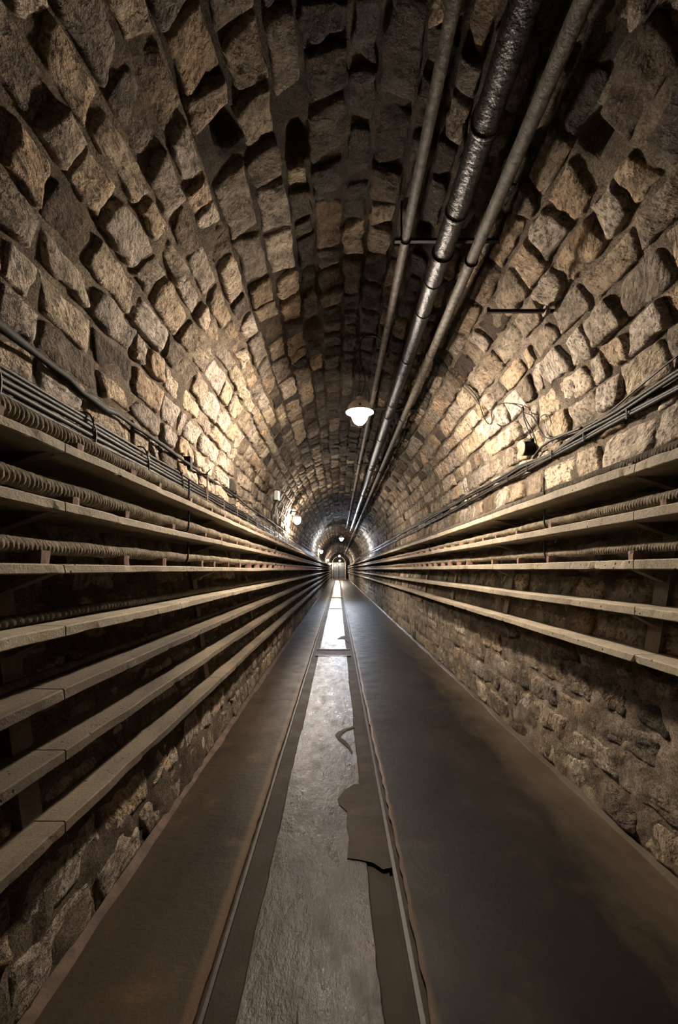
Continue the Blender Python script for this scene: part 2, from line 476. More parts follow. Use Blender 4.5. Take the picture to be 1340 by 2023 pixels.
def stone_batch(ST, uu, seed):
    """vertex grids for many stones: array (n, g, g, 3) and tone (n, 3)"""
    rng = np.random.default_rng(seed)
    n = len(ST); k, ya, yb = ST[:, 0], ST[:, 1], ST[:, 2]
    g = len(uu)
    U, Vv = np.meshgrid(uu, uu, indexing='ij')
    p, q = 2 * U - 1, 2 * Vv - 1
    R = rng.uniform(.0, .14, (n, 1, 1))
    p2 = p * (1 - R * np.abs(q) ** 5); q2 = q * (1 - R * np.abs(p) ** 5)
    gap = rng.uniform(.003, .014, (4, n, 1, 1))
    skew = rng.uniform(-.04, .04, (2, n, 1, 1))
    Ya = (ya[:, None, None] + gap[0]) + skew[0] * q2
    Yb = (yb[:, None, None] - gap[1]) + skew[1] * q2
    Y = Ya + (Yb - Ya) * (p2 + 1) / 2
    kk_ = np.broadcast_to(k[:, None, None], Y.shape)
    s0 = bound(kk_, Y) + gap[2]; s1 = bound(kk_ + 1, Y) - gap[3]
    S = s0 + (s1 - s0) * (q2 + 1) / 2
    e = np.maximum(np.abs(p), np.abs(q))
    wob = .013; kz = k[:, None, None] * 1.7
    dS = wob * fbm(Y * 15, S * 15, kz, 2); Y = Y + wob * fbm(Y * 15, S * 15, kz + 50, 2); S = S + dS
    S = np.clip(S, 0.001, STOT - .001)
    off = rng.uniform(-.014, .012, (n, 1, 1)) + rng.uniform(-.010, .010, (n, 1, 1)) * p + rng.uniform(-.010, .010, (n, 1, 1)) * q
    mid = .5 * (np.array(BND)[k.astype(int)] + np.array(BND)[k.astype(int) + 1])
    lowd = np.where((mid < S_LEFT - .5) | (mid > S_RIGHT + .5), .5, 1.0)[:, None, None]
    seed_ = rng.uniform(0, 99, (n, 1, 1))
    ca, sa_ = np.cos(seed_), np.sin(seed_)
    h = off * lowd + .007 * fbm((Y * ca + S * sa_) * 42, (S * ca - Y * sa_) * 9, seed_, 2) + .009 * fbm(Y * 9, S * 9, seed_, 3) - .012 * e ** 6
    h = np.where(e > .999, -.055, h)
    h = np.where((e > .90) & (e <= .999), h - .010, h)
    x, z = P(S, h)
    V = np.stack([x, Y, z], -1)
    th_ = (mid - S_LEFT) / AR - PI / 2 - .12          # angle from the darkened crown
    soot = np.clip(1.2 - np.abs(th_) / .85, 0, 1) * .50 + .10 * vnoise(ya * .8, th_ * 3, 4.0)  # crown stones darkened: some soot, mostly ceiling shade painted into the tone
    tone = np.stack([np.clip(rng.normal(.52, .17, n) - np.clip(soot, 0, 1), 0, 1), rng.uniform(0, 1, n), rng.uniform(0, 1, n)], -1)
    return V, tone, mid
cy = .5 * (ST[:, 1] + ST[:, 2])
mids = .5 * (np.array(BND)[ST[:, 0].astype(int)] + np.array(BND)[ST[:, 0].astype(int) + 1])
mx, mz = P(mids)
with np.errstate(divide='ignore', invalid='ignore'):
    pxs = VPX + F * mx / cy; pys = VPY - F * (mz - CAMZ) / cy
    size = (ST[:, 2] - ST[:, 1]) * .16 * np.hypot(mx, mz - CAMZ) / cy ** 3
vis = (cy > .9) & (pxs > -120) & (pxs < 1460) & (pys > -160) & (pys < 2150)
size = np.where(vis, size, -1)
gone = set(int(np.argmin(((mids - hs) / .8) ** 2 + (cy - hy) ** 2)) for hs, hy in HOLES)
GN = np.array([0, .03, .075, .16, .27, .38, .5, .62, .73, .84, .925, .97, 1])
GM = np.array([0, .06, .5, .94, 1])
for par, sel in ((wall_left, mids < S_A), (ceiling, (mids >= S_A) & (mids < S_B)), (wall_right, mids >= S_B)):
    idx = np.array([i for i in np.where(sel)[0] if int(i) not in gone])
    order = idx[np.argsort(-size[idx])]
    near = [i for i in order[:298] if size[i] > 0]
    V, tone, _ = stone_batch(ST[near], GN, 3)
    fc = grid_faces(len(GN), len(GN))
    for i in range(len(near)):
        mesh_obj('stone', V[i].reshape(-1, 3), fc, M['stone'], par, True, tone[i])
    ns = set(near)
    rest = np.array([i for i in idx if i not in ns])
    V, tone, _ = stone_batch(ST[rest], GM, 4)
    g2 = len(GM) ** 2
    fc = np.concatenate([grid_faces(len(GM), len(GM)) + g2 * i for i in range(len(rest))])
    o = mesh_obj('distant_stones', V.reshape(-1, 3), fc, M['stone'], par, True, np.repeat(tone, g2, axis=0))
    setp(o, kind='stuff')

# end walls closing the tunnel
for nm, yy in (('wall_far', Y1), ('wall_back', Y0)):
    x, z = P(np.linspace(0, STOT, 60), -.05)
    V = [(a, yy, b) for a, b in zip(x, z)]
    setp(mesh_obj(nm, V, [tuple(range(60))], M['mortar']), kind='structure')

# ------------------------------------------------------------------ floor
floor = MB().box((-1.0, Y0, -.12), (1.5, Y1, -.020)).build('floor', M['dirt']); setp(floor, kind='structure')
def ystep():
    return np.concatenate([np.arange(Y0, .8, .5), np.arange(.8, 9, .03), np.arange(9, 25, .12), np.arange(25, Y1 + .5, 1.0)])
def strip(name, xa, xb, mat, zt=0.0, ra=0.0, rb=0.0, ya=None, yb=None, parent=floor, seed=0, crown=0.0):
    ys = ystep()
    if ya is not None: ys = ys[(ys > ya) & (ys < yb)]; ys = np.concatenate([[ya], ys, [yb]])
    A = xa + ra * (fbm(ys * 2.1, seed, 0, 2) + .6 * fbm(ys * 14, seed, 5, 2)); B = xb + rb * (fbm(ys * 1.9, seed + 9, 0, 2) + .6 * fbm(ys * 14, seed + 9, 5, 2))
    cols = [(0, -.03), (0, -.004), (.012, 0), (.5, crown), (.988, 0), (1, -.004), (1, -.03)]
    V = np.stack([np.stack([A + (B - A) * t, ys, np.full_like(ys, zt + dz)], -1) for t, dz in cols], 1)
    fc = grid_faces(len(ys), len(cols)).tolist()
    m = len(cols)
    fc = [tuple(f) for f in fc] + [tuple(range(m)), tuple(range((len(ys) - 1) * m, len(ys) * m))[::-1]]
    return mesh_obj(name, V.reshape(-1, 3), fc, mat, parent, False)
strip('walkway_strip', -.96, -.415, M['walk_l'], 0, 0, .004, None, None, floor, 2)
strip('walkway_strip', .268, 1.46, M['walk_r'], 0, .007, 0, None, None, floor, 3)
# centre strip in lengths between cross sleepers
cuts = [(Y0, 6.86), (7.42, 14.9), (15.2, 20.6), (21.3, 36), (36.5, Y1)]
for a, b in cuts:
    strip('centre_strip', -.300, .135, M['centre'], -.002, .004, .005, a, b, floor, a * 3.3, .003)
for (a, b) in ((6.86, 7.42), (20.6, 21.3)):
    m = MB().box((-.345, a + .02, -.03), (.20, b - .02, -.006)); m.build('sleeper', M['dirt'], floor)
    for y in (a, b - .03):
        MB().box((-.345, y, -.03), (.20, y + .03, .006)).build('sleeper_edge', M['centre'], floor)
# packed fill beside the rails, and the two embedded rails
strip('channel_fill', -.372, -.28, M['dirt'], -.012, .002, 0, None, None, floor, 11)
strip('channel_fill', .11, .222, M['dirt'], -.010, 0, .002, None, None, floor, 12)
for xa in (-.408, .238):
    m = MB()
    m.box((xa + (.004 if xa < 0 else .0), Y0, -.05), (xa + .016, Y1, -.009)); m.box((xa - .02, Y0, -.06), (xa + .042, Y1, -.05))
    setp(m.build('rail', M['rail'], floor), 'narrow worn steel rail sunk in the floor')
# fillets at the wall feet
def fillet(name, x0, x1, hgt, mat, amp, seed):
    ys = ystep(); V = []
    n1 = amp * fbm(ys * 3, seed, 0, 3)
    for t, zz in ((0, 0.0), (.1, .25), (.5, .5), (1, 1.0)):
        V.append(np.stack([x0 + n1 * (1 - t) + (x1 - x0) * t, ys, np.full_like(ys, .001) + hgt * zz * (1 + .3 * vnoise(ys * 6, seed, 2))], -1))
    V = np.stack(V, 1)
    setp(mesh_obj(name, V.reshape(-1, 3), grid_faces(len(ys), 4), mat, None, True), kind='structure')
fillet('baseboard_left', -.872, -.905, .022, M['red'], .008, 31)
fillet('baseboard_right', 1.375, 1.41, .016, M['walk_r'], .010, 37)
# mortar patch and crack let into the centre strip
def floor_patch(name, pix, z, mat, par, label=None):
    P3 = [on_floor(a, b) for a, b in pix]
    n = len(P3)
    V = [(p[0], p[1], z) for p in P3] + [(p[0], p[1], -.02) for p in P3]
    Fc = [tuple(range(n))] + [(i, (i + 1) % n, n + (i + 1) % n, n + i) for i in range(n)]
    o = mesh_obj(name, V, Fc, mat, par)
    if label: o['label'] = label
cs = floor
floor_patch('mortar_patch', [(700, 1550), (726, 1551), (744, 1570), (752, 1610), (766, 1668), (775, 1715), (757, 1719), (738, 1706), (712, 1700), (686, 1697), (690, 1660), (685, 1630), (686, 1604), (672, 1592), (667, 1579), (681, 1562)], .0035, M['dirt'], cs, 'brown mortar patch')
floor_patch('crack', [(700, 1434), (690, 1438), (679, 1441), (666, 1447), (662, 1453), (668, 1462), (680, 1471), (690, 1480), (695, 1490), (697, 1486), (692, 1475), (683, 1464), (673, 1457), (676, 1450), (684, 1444), (700, 1438)], .0025, M['dirt'], cs, 'dark crooked crack')
floor_patch('mortar_patch', [(666, 1263), (674, 1257), (683, 1256), (690, 1270), (680, 1263)], .0025, M['dirt'], cs, 'small dark patch')

# ------------------------------------------------------------------ pilasters and shelves
LP = [1.37 + 1.83 * i for i in range(-3, 30)]
RP = [2.00 + 1.75 * i for i in range(-3, 30)]
for side, ys, par in ((-1, LP, wall_left), (1, RP, wall_right)):
    for y in ys:
        zs = np.linspace(.50 if side < 0 else .92, 1.72, 8); V = []
        for z in zs:
            wx = wall_x(side, z)
            xi, xo = wx - side * .018, wx + side * .06
            V += [(xi, y - .045, z), (xi, y + .045, z), (xo, y + .045, z), (xo, y - .045, z)]
        V = np.array(V)
        fc = grid_faces(8, 4, closed_v=True).tolist() + [[0, 1, 2, 3], [28, 29, 30, 31]]
        mesh_obj('pilaster', V, [tuple(f) for f in fc], M['render'], par)

def shelf_slab(xf, xw, zb, th, ya, yb, mat, parent, seed, ext=True):
    """one cast slab: xf front edge, xw inside the wall, zb underside"""
    n = max(2, int((yb - ya) / (.025 if ya < 5 else .06 if ya < 9 else .4)) + 1)
    ys = np.linspace(ya + .003, yb - .003, n)
    sg = 1 if xf > xw else -1
    c = .004
    ch = np.maximum(0, vnoise(ys * 14, seed, 1) - .55) * .012
    ch2 = np.maximum(0, vnoise(ys * 13, seed, 7) - .6) * .016
    nf = .0035 * fbm(ys * 5, seed, 3, 3); sag = .003 * vnoise(ys * .9, seed, 4)
    ring = [(xw, zb, 0, 0), (xw, zb + th, 0, 0), (xf - sg * c, zb + th, 1, 1), (xf, zb + th - c, 1, 1), (xf, zb + c, 2, 0), (xf - sg * c, zb, 2, 0)]
    V = []
    for i, (x, z, e, _) in enumerate(ring):
        X = np.full(n, x) + (nf * 1.0 if e else 0) - (sg * ch if e == 1 else 0) - (sg * ch2 if e == 2 else 0)
        Z = np.full(n, z) + (sag) - (ch * .6 if e == 1 else 0) + (ch2 * .6 if e == 2 else 0)
        V.append(np.stack([X, ys, Z], -1))
    V = np.stack(V, 1)
    fc = [tuple(f) for f in grid_faces(n, 6, closed_v=True).tolist()] + [tuple(range(6)), tuple(range((n - 1) * 6, n * 6))[::-1]]
    return mesh_obj('slab', V.reshape(-1, 3), fc, mat, parent)
XL, XRr = -.82, 1.25
LE = [.3485, .170, -.0148, -.205, -.394, -.580, -.795]
LT = [.032, .032, .030, .034, .036, .036, .038]
RE = [.405, .205, .001, -.1975, -.3975]
RT = [.045, .042, .042, .038, .036]
ORD = ['top', 'second', 'third', 'fourth', 'fifth', 'sixth', 'lowest']
SHELVES = {}
for side, E, T, xf, ys in ((-1, LE, LT, XL, LP), (1, RE, RT, XRr, RP)):
    sn = 'left' if side < 0 else 'right'
    nn = len(E)
    for i, (e, th) in enumerate(zip(E, T)):
        zb = CAMZ + e; xw = wall_x(side, zb) + side * .03
        od = 'top' if i == 0 else ('lowest' if i == nn - 1 else ORD[i])
        extra = 'carrying a thick wrapped cable' if i < 3 else ('with a thin dark cable at its back' if side < 0 and i in (3, 4) else 'left empty')
        ob = empty('cable_shelf', (xf, 0, zb), f'{od} concrete shelf on the {sn} wall, {extra}', 'shelf', f'concrete shelves along the {sn} wall')
        jo = [ys[0] + .0]
        js = [Y0] + [y for y in ys if y > Y0 + .5] + [Y1]
        if side > 0: js = [Y0] + [y - .075 for y in ys if y > Y0 + .5] + [Y1]
        off = -ob.location
        for a, b in zip(js[:-1], js[1:]):
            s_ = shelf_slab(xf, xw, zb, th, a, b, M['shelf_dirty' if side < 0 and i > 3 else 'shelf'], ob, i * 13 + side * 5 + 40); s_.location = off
        for y in ys:                            # tapered rib under each slab end
            d = .07; x_in = xf - (-side) * 0 
            V = []
            for yy in (y - .022, y + .022):
                V += [(xf + side * .03, yy, zb + .004), (xw, yy, zb + .004), (xw, yy, zb - d), (xw - side * .03, yy, zb - d)]
            fc = [(0, 1, 2, 3), (7, 6, 5, 4), (0, 4, 5, 1), (1, 5, 6, 2), (2, 6, 7, 3), (3, 7, 4, 0)]
            r_ = mesh_obj('bracket', V, fc, M['render'], ob); r_.location = off
        SHELVES[(side, i)] = zb + th

# ------------------------------------------------------------------ thick wrapped cables on the shelves, packing bricks, hooks
def ribbed_cable(name, x, z, r, mat, label, group, seed, amp=.17, wl=.019, ya=Y0, yb=Y1 - 2, sag=.004, sp=.4, parent=None):
    ys = np.concatenate([np.arange(ya, .9, .2), np.arange(.9, 4.6, .0042), np.arange(4.6, 9, .03), np.arange(9, yb, .5)])
    n = 14
    rng = np.random.default_rng(seed)
    ph = 2 * PI * ys / wl + 2.2 * vnoise(ys * 11, seed, 0) + 3 * vnoise(ys * 3, seed, 1)
    near = np.clip((ys < 9) * 1.0, 0, 1) * np.where(ys < 4.6, 1, .5)
    V = []
    x0 = x + .004 * vnoise(ys * 1.7, seed, 2); z0 = z - sag * np.abs(np.sin(PI * ys / sp)) + .003 * vnoise(ys * 2.3, seed, 4)
    lump = 1 + .05 * vnoise(ys * 5, seed, 6)
    for k in range(n):
        a = 2 * PI * k / n
        rib = amp * (np.abs(np.sin(ph / 2 + .5 * math.sin(a + 1))) - .6) * near + .04 * vnoise(ys * 60, k * 3.1, seed) * near
        R = r * lump * (1 + rib)
        tilt = .012 * math.cos(a + .6)
        V.append(np.stack([x0 + R * math.cos(a), ys + tilt, z0 + R * math.sin(a)], -1))
    V = np.stack(V, 1)
    o = mesh_obj(name, V.reshape(-1, 3), grid_faces(len(ys), n, closed_v=True), mat, parent, True)
    return setp(o, label, 'cable', group)
CX = {}
for side, i, r, gap in ((-1, 0, .029, .022), (-1, 1, .027, .024), (-1, 2, .023, .034), (1, 0, .025, .018), (1, 1, .023, .030), (1, 2, .021, .036)):
    sn = 'left' if side < 0 else 'right'
    x = (XL - .07) if side < 0 else (XRr + .10)
    z = SHELVES[(side, i)] + gap + r
    CX[(side, i)] = (x, z, r, gap)
    tint = M['rope'] if not (side > 0 and i == 0) else M['dark_rope']
    ribbed_cable('wrapped_cable', x, z, r, tint, f'thick {"dark tarred" if tint is M["dark_rope"] else "jute wrapped brown"} cable resting on bricks along the {ORD[i]} {sn} shelf', f'thick cables on the {sn} shelves', 7 * i + side + 20)
# thin dark twisted cables at the back of two lower left shelves
for i, (r, xo) in {3: (.016, .115), 4: (.013, .12)}.items():
    ribbed_cable('twisted_cable', XL - xo, SHELVES[(-1, i)] + r * 1.25 + .004, r, M['dark_rope'], f'thin dark twisted cable lying at the back of the {ORD[i]} left shelf', 'dark cables on the lower left shelves', 60 + i, .3, .03, sag=0)

def brick_mesh(seed):
    rng = random.Random(seed)
    V = []
    for z in (0, .5, 1):
        for (x, y) in ((-1, -1), (0, -1), (1, -1), (1, 0), (1, 1), (0, 1), (-1, 1), (-1, 0)):
            k = .5 if abs(x) + abs(y) == 2 else .54
            V.append((x * k + rng.uniform(-.05, .05), y * k + rng.uniform(-.05, .05), z + (rng.uniform(-.05, .05) if z else 0)))
    fc = [tuple(f) for f in grid_faces(3, 8, closed_v=True).tolist()] + [tuple(range(8))[::-1], tuple(range(16, 24))]
    me = bpy.data.meshes.new('packing_brick'); me.from_pydata(V, [], fc); me.materials.append(M['brick']); return me
BM = [brick_mesh(i) for i in range(5)]
_o = 'first second third fourth fifth sixth seventh eighth ninth tenth eleventh twelfth thirteenth fourteenth fifteenth sixteenth seventeenth eighteenth nineteenth'.split()
NTH = ['nearest'] + [w_ + ' nearest' for w_ in _o[1:]]
for tn, tw in (('twentieth', 'twenty'), ('thirtieth', 'thirty'), ('fortieth', 'forty'), ('fiftieth', 'fifty')):
    NTH += [tn + ' nearest'] + ['%s-%s nearest' % (tw, w_) for w_ in _o[:9]]
BY = {(-1, 0): [1.13, 1.49, 1.88, 2.16, 2.62, 3.05], (-1, 1): [1.10, 1.47, 1.82, 2.34, 2.9, 3.3], (-1, 2): [1.31, 1.82, 2.22, 2.84, 3.12, 3.5],
      (1, 0): [2.03, 2.73, 3.35, 3.73, 4.1, 4.65], (1, 1): [1.83, 2.8, 3.33, 3.76, 4.1, 4.5], (1, 2): [2.03, 2.83, 3.3, 3.85, 4.6, 5.0]}
for (side, i), ys in BY.items():
    sn = 'left' if side < 0 else 'right'
    ys = list(ys); rng = random.Random(i * 3 + side)
    while ys[-1] < 19: ys.append(ys[-1] + rng.uniform(.34, .5))
    x, z, r, gap = CX[(side, i)]
    for j, y in enumerate(ys):
        o = bpy.data.objects.new('packing_brick', BM[rng.randrange(5)]); C.objects.link(o)
        h = gap + r * .25
        o.location = (x + (-side) * .022, y, SHELVES[(side, i)] - .001); o.scale = (rng.uniform(.045, .055), rng.uniform(.028, .04), h)
        o.rotation_euler = (0, 0, rng.uniform(-.15, .15))
        if j < 59: lab = f'{NTH[j]} red brick block under the cable on the {ORD[i]} {sn} shelf'
        else: lab = f'small red brick block under the cable far along the {ORD[i]} {sn} shelf'
        setp(o, lab, 'brick', f'packing bricks on the {ORD[i]} {sn} shelf')
# J-shaped iron hooks rising at the shelf front
for side, ys in ((-1, (2.62, 6.3)), (1, (2.92, 6.6))):
    sn = 'left' if side < 0 else 'right'
    for i in range(3):
        for q_, y in enumerate(ys):
            x, z, r, gap = CX[(side, i)]
            xo = x - side * (r + .004)
            zt = SHELVES[(side, i)]
            pts = [(xo, y, z + .085), (xo, y, z + .0), (xo + side * .01, y, z - r - .004), (x, y, z - r - .012), (x + side * r, y, z - r)]
            o = mesh_obj('cable_hook', *tube_geo(spline(pts, 4), .0045, 6), M['black'])
            setp(o, f'{"nearer" if q_ == 0 else "farther"} black iron hook round the cable on the {ORD[i]} {sn} shelf', 'hook', 'iron hooks holding the shelf cables')

# ------------------------------------------------------------------ thin cables clipped to the left wall
def run_pts(fx, fz, seed, wob=.006, ya=Y0, yb=Y1 - 2, clip=None):
    ys = np.concatenate([np.arange(ya, .8, .5), np.arange(.8, 8, .10), np.arange(8, yb, .6)])
    return [(fx(y) + wob * float(vnoise(y * 2.1, seed, 0)), float(y), fz(y) + wob * 1.2 * float(vnoise(y * 1.6, seed, 3))) for y in ys]
for j, (e, r) in enumerate([(.560, .0105), (.586, .0105), (.612, .0105), (.640, .009), (.664, .008)]):
    z = CAMZ + e; wx = wall_x(-1, z)
    fx = lambda y, wx=wx, j=j: wx + .030 + (.006 if j < 3 else -.006)
    pts = run_pts(fx, lambda y, z=z: z, 70 + j, .004)
    o = mesh_obj('wall_cable', *tube_geo(pts, r, 8), M['cable'], smooth=True)
    setp(o, f'{["lowest", "second lowest", "middle", "second highest", "highest"][j]} of five thin dark cables strung along the left wall above the shelves', 'cable', 'thin cables on the left wall')
z = CAMZ + .79
pts = run_pts(lambda y: wall_x(-1, z) + .022, lambda y: z - (.02 if 1.95 < y < 2.3 else 0), 81, .010)
o = mesh_obj('trunk_cable', *tube_geo(pts, [(.017 if p[1] < 2.2 else .011) * (1 + .3 * float(vnoise(p[1] * 23, 4, 4))) for p in pts], 8), M['black'], smooth=True)
setp(o, 'thick knobbly black cable running highest on the left wall', 'cable')
for j in range(22):
    y = 1.43 + .563 * j
    m = MB()
    z0, z1 = CAMZ + .535, CAMZ + .69
    wx = wall_x(-1, CAMZ + .61)
    pts = [(wall_x(-1, z0) + .004, y, z0), (wx + .052, y, z0 + .012), (wx + .054, y + .004, .5 * (z0 + z1)), (wx + .030, y, z1 - .01), (wall_x(-1, z1) - .01, y, z1)]
    m.tube(spline(pts, 4), .0045, 6)
    for q_ in range(5):
        m.torus((wx + .052, y, z0 + .02 + q_ * .026), .008, .003, 'x', 8, 5)
    o = m.build('cable_clip', M['iron'])
    lab = f'{NTH[j]} twisted wire clip around the cable bundle on the left wall' if j < 59 else 'small wire clip around the cable bundle far along the left wall'
    setp(o, lab, 'clip', 'wire clips on the left cable bundle')
# iron strap bracket standing at the bundle
a = on_vault(427, 940, .0)
yb_ = 3.73
wx = wall_x(-1, CAMZ + .7)
m = MB()
m.box((wx + .055, yb_ - .004, CAMZ + .40), (wx + .062, yb_ + .018, CAMZ + .80))
m.box((wx - .02, yb_ - .004, CAMZ + .775), (wx + .062, yb_ + .018, CAMZ + .785))
m.box((wx - .02, yb_ - .004, CAMZ + .52), (wx + .062, yb_ + .014, CAMZ + .53))
m.tube([(wx + .058, yb_, CAMZ + .79), (wx + .085, yb_, CAMZ + .82)], .004, 6)
o = m.build('strap_bracket', M['iron'])
setp(o, 'rusty iron strap bracket standing in front of the left cable bundle', 'bracket')
m = MB(); xw2 = wall_x(-1, CAMZ + .8)
m.box((xw2 - .02, 3.42, CAMZ + .755), (xw2 + .035, 3.47, CAMZ + .85))
setp(m.build('cable_clamp', M['black']), 'black clamp block holding the highest left cable beside the strap bracket', 'clamp')

# ------------------------------------------------------------------ cables on the right wall
def rfx(z, d): return lambda y: wall_x(1, z) - d
def rz(y, a, b, ya, yb): 
    t = min(1, max(0, (y - ya) / (yb - ya))); t = t * t * (3 - 2 * t); return a + (b - a) * t
GR = 'dark cables on the right wall'
def right_cable(name, f, d, r, seed, label, ya=Y0, yb=Y1 - 2, mat='cable', wob=.006):
    ys = np.concatenate([np.arange(ya, .8, .5), np.arange(max(.8, ya), min(8, yb), .08), np.arange(8, yb, .6)]) if yb > 8 else np.arange(ya, yb, .07)
    pts = []
    for y in ys:
        z = f(y) + wob * float(vnoise(y * 2.4, seed, 3)); pts.append((wall_x(1, z) - d + .004 * float(vnoise(y * 1.9, seed, 0)), float(y), z))
    o = mesh_obj(name, *tube_geo(pts, r, 8), M[mat], smooth=True)
    return setp(o, label, 'cable', GR)
upper = lambda y: CAMZ + .87 + (.055 * max(0, 2.5 - y) ** 1.0 if y < 2.5 else 0) - (.035 * max(0, 1 - abs(y - 3.3) / .5))
right_cable('wall_cable', upper, .018, .010, 90, 'upper dark cable on the right wall, passing behind the round junction box')
right_cable('wall_cable', lambda y: upper(y) - .020, .020, .010, 91, 'dark cable just under the uppermost one on the right wall')
lower = lambda y: CAMZ + .825 - .012 * min(6, max(0, y - 3)) * .8
right_cable('wall_cable', lower, .016, .010, 92, 'third dark cable down on the right wall, strung with small clips')
right_cable('wall_cable', lambda y: lower(y) - .020, .018, .010, 93, 'lowest dark cable on the right wall above the top shelf')
right_cable('service_wire', lambda y: CAMZ + .885 + .11 * math.sin(max(0, min(1, (2.55 - y) / 1.1)) * PI / 2) , .026, .0045, 94, 'thin glossy wire leaving the right cable bundle in an upward bow near the camera', .9, 2.62, 'wire', .0)
for j in range(24):
    y = 1.55 + .42 * j
    zz = lower(y) - .01; x = wall_x(1, zz)
    m = MB().box((x - .034, y - .006, zz - .026), (x + .03, y + .006, zz - .021)).box((x - .034, y - .006, zz + .024), (x + .03, y + .006, zz + .028)).box((x - .036, y - .006, zz - .026), (x - .032, y + .006, zz + .028))
    o = m.build('cable_clip', M['black'])
    setp(o, f'{NTH[j]} small black clip holding the lower cable pair on the right wall' if j < 59 else 'small black clip holding the lower cable pair far along the right wall', 'clip', 'clips on the right cables')

# junction box, its wires and loops
jb = on_vault(1052, 886, .0)
bx = empty('junction_box', (jb[0] - .0, jb[1], jb[2]), 'round junction box with a brown lid among the cables on the right wall', 'junction box')
MB().lathe([(.050, .01), (.056, 0), (.056, -.065), (.050, -.07)], (.0, 0, 0), 20, 'x').build('body', M['black'], bx)
o = MB().lathe([(.050, -.071), (.057, -.072), (.055, -.082), (.040, -.086)], (0, 0, 0), 20, 'x').build('lid', M['wood'], bx); o['label'] = 'brown round lid'
MB().box((-.06, -.02, -.02), (.03, .02, .02)).build('wall_plate', M['black'], bx)
for q_ in range(3):
    MB().lathe([(.009, 0), (.012, .01), (.009, .028)], (-.02 - .0 * q_, -.024 + .024 * q_, .050), 10).build('gland', M['black'], bx)
def wire(pix, r, label, name='service_wire', h=.014, grp='loose wires round the junction box'):
    p3 = [on_vault(a, b, h) for a, b in pix]
    o = mesh_obj(name, *tube_geo(spline(p3, 8), r, 7), M['wire'], smooth=True)
    return setp(o, label, 'wire', grp)
wire([(858, 706), (880, 725), (905, 748), (925, 765), (941, 783), (950, 805), (958, 828), (967, 838), (973, 830), (971, 815), (977, 803), (992, 797), (1010, 797), (1026, 803), (1033, 811), (1035, 825), (1044, 850), (1052, 868)], .0042, 'thin black wire coming down from the pipes and looping over to the junction box')
wire([(858, 708), (882, 729), (903, 750), (921, 769), (938, 787), (946, 800)], .003, 'second thin wire twisted beside the wire coming down from the pipes', h=.010)
wire([(983, 838), (992, 843), (1002, 840), (1015, 830), (1027, 818), (1033, 808)], .0042, 'short black wire curving back up to the tie above the junction box')
wire([(1033, 806), (1037, 824), (1050, 848), (1058, 866), (1060, 880)], .0042, 'black wire dropping straight from the tie into the junction box', h=.03)
wire([(1036, 815), (1052, 822), (1063, 842), (1072, 858), (1086, 866), (1110, 858), (1145, 846), (1180, 830)], .0042, 'black wire sweeping down past the box to join the right cables', h=.022)
wire([(1068, 824), (1076, 819), (1085, 823), (1089, 835), (1088, 842)], .0035, 'tiny hooked wire end on the wall to the right of the junction box', h=.012)
wire([(1054, 905), (1062, 893), (1072, 882), (1090, 870), (1112, 860), (1150, 845)], .0085, 'thick black cable bending out from under the junction box', h=.026)
m = MB()
a = on_vault(1033, 808, .02)
m.lathe([(.010, -.018), (.012, 0), (.010, .018)], a, 8)
setp(m.build('cable_tie', M['black']), 'black tie bunching the loose wires above the junction box', 'tie')

# rod sticking out of the right haunch
m = MB()
xw3, zr, yr = 1.316, CAMZ + 1.61, 2.84
m.box((.93, yr - .009, zr - .009), (xw3 + .06, yr + .009, zr + .009))
m.box((.925, yr - .012, zr - .012), (.945, yr + .012, zr + .018))
rod = m.build('iron_rod', M['black']); setp(rod, 'black iron rod sticking out of the right side of the vault', 'rod')
m = MB().lathe([(.032, -.02), (.03, .0), (.016, .012)], (0, 0, 0), 9, 'x')
o = m.build('mortar_collar', M['render'], rod); o.location = (xw3 - .01, yr, zr)

# ------------------------------------------------------------------ pipes under the crown
def pipe(x, e, r, mat, label, yb, name='ceiling_pipe', collars=(), bend=False, rib=0.0, wob=.002):
    z = CAMZ + e
    ys = np.concatenate([np.arange(Y0, .8, .5), np.arange(.8, 9, .05 if not rib else .02), np.arange(9, yb, .3)])
    pts, rr_ = [], []
    for y in ys:
        pts.append((x + wob * float(vnoise(y * 1.3, x * 9, 0)), float(y), z + wob * float(vnoise(y * 1.1, x * 7, 5))))
        rr_.append(r * (1 + rib * float(vnoise(y * 14, 3, x)) + rib * .7 * float(vnoise(y * 5, 8, x))))
    if bend:
        pts += [(x, yb + .05, z + .01), (x, yb + .10, z + .05), (x, yb + .12, z + .12), (x, yb + .12, z + .5)]; rr_ += [r] * 4
    o = mesh_obj(name, *tube_geo(pts, rr_, 16), M[mat], smooth=True)
    setp(o, label, 'pipe', 'pipes under the crown of the vault')
    return o, z
p1, z1 = pipe(.405, 1.98, .0275, 'galv', 'leftmost thin grey pipe under the crown, nearest the lamp', 21.6, bend=True)
p2, z2 = pipe(.628, 1.90, .058, 'tarp', 'thick black tar-wrapped pipe running between two thinner grey pipes', 21.9, bend=True, rib=.03)
p3, z3 = pipe(.800, 1.85, .033, 'galv', 'rightmost grey pipe under the crown, running the whole tunnel', 61.0)
def collar(parent, x, y, z, r, L=.035, mat='galv', k=1.18):
    MB().lathe([(r, -L), (r * k, -L * .8), (r * k, L * .8), (r, L)], (x, y, z), 16, 'y').build('collar', M[mat], parent, True)
for y in (3.93, 8.6, 13.4): collar(p3, .80, y, z3, .033)
for y in (5.0, 9.6, 14): collar(p1, .405, y, z1, .0275)
for y in (1.95, 2.42, 3.0, 3.35, 4.1, 5.2, 6.6, 8.2, 10.5): collar(p2, .628, y, z2, .058, .012, 'tarp', 1.07)
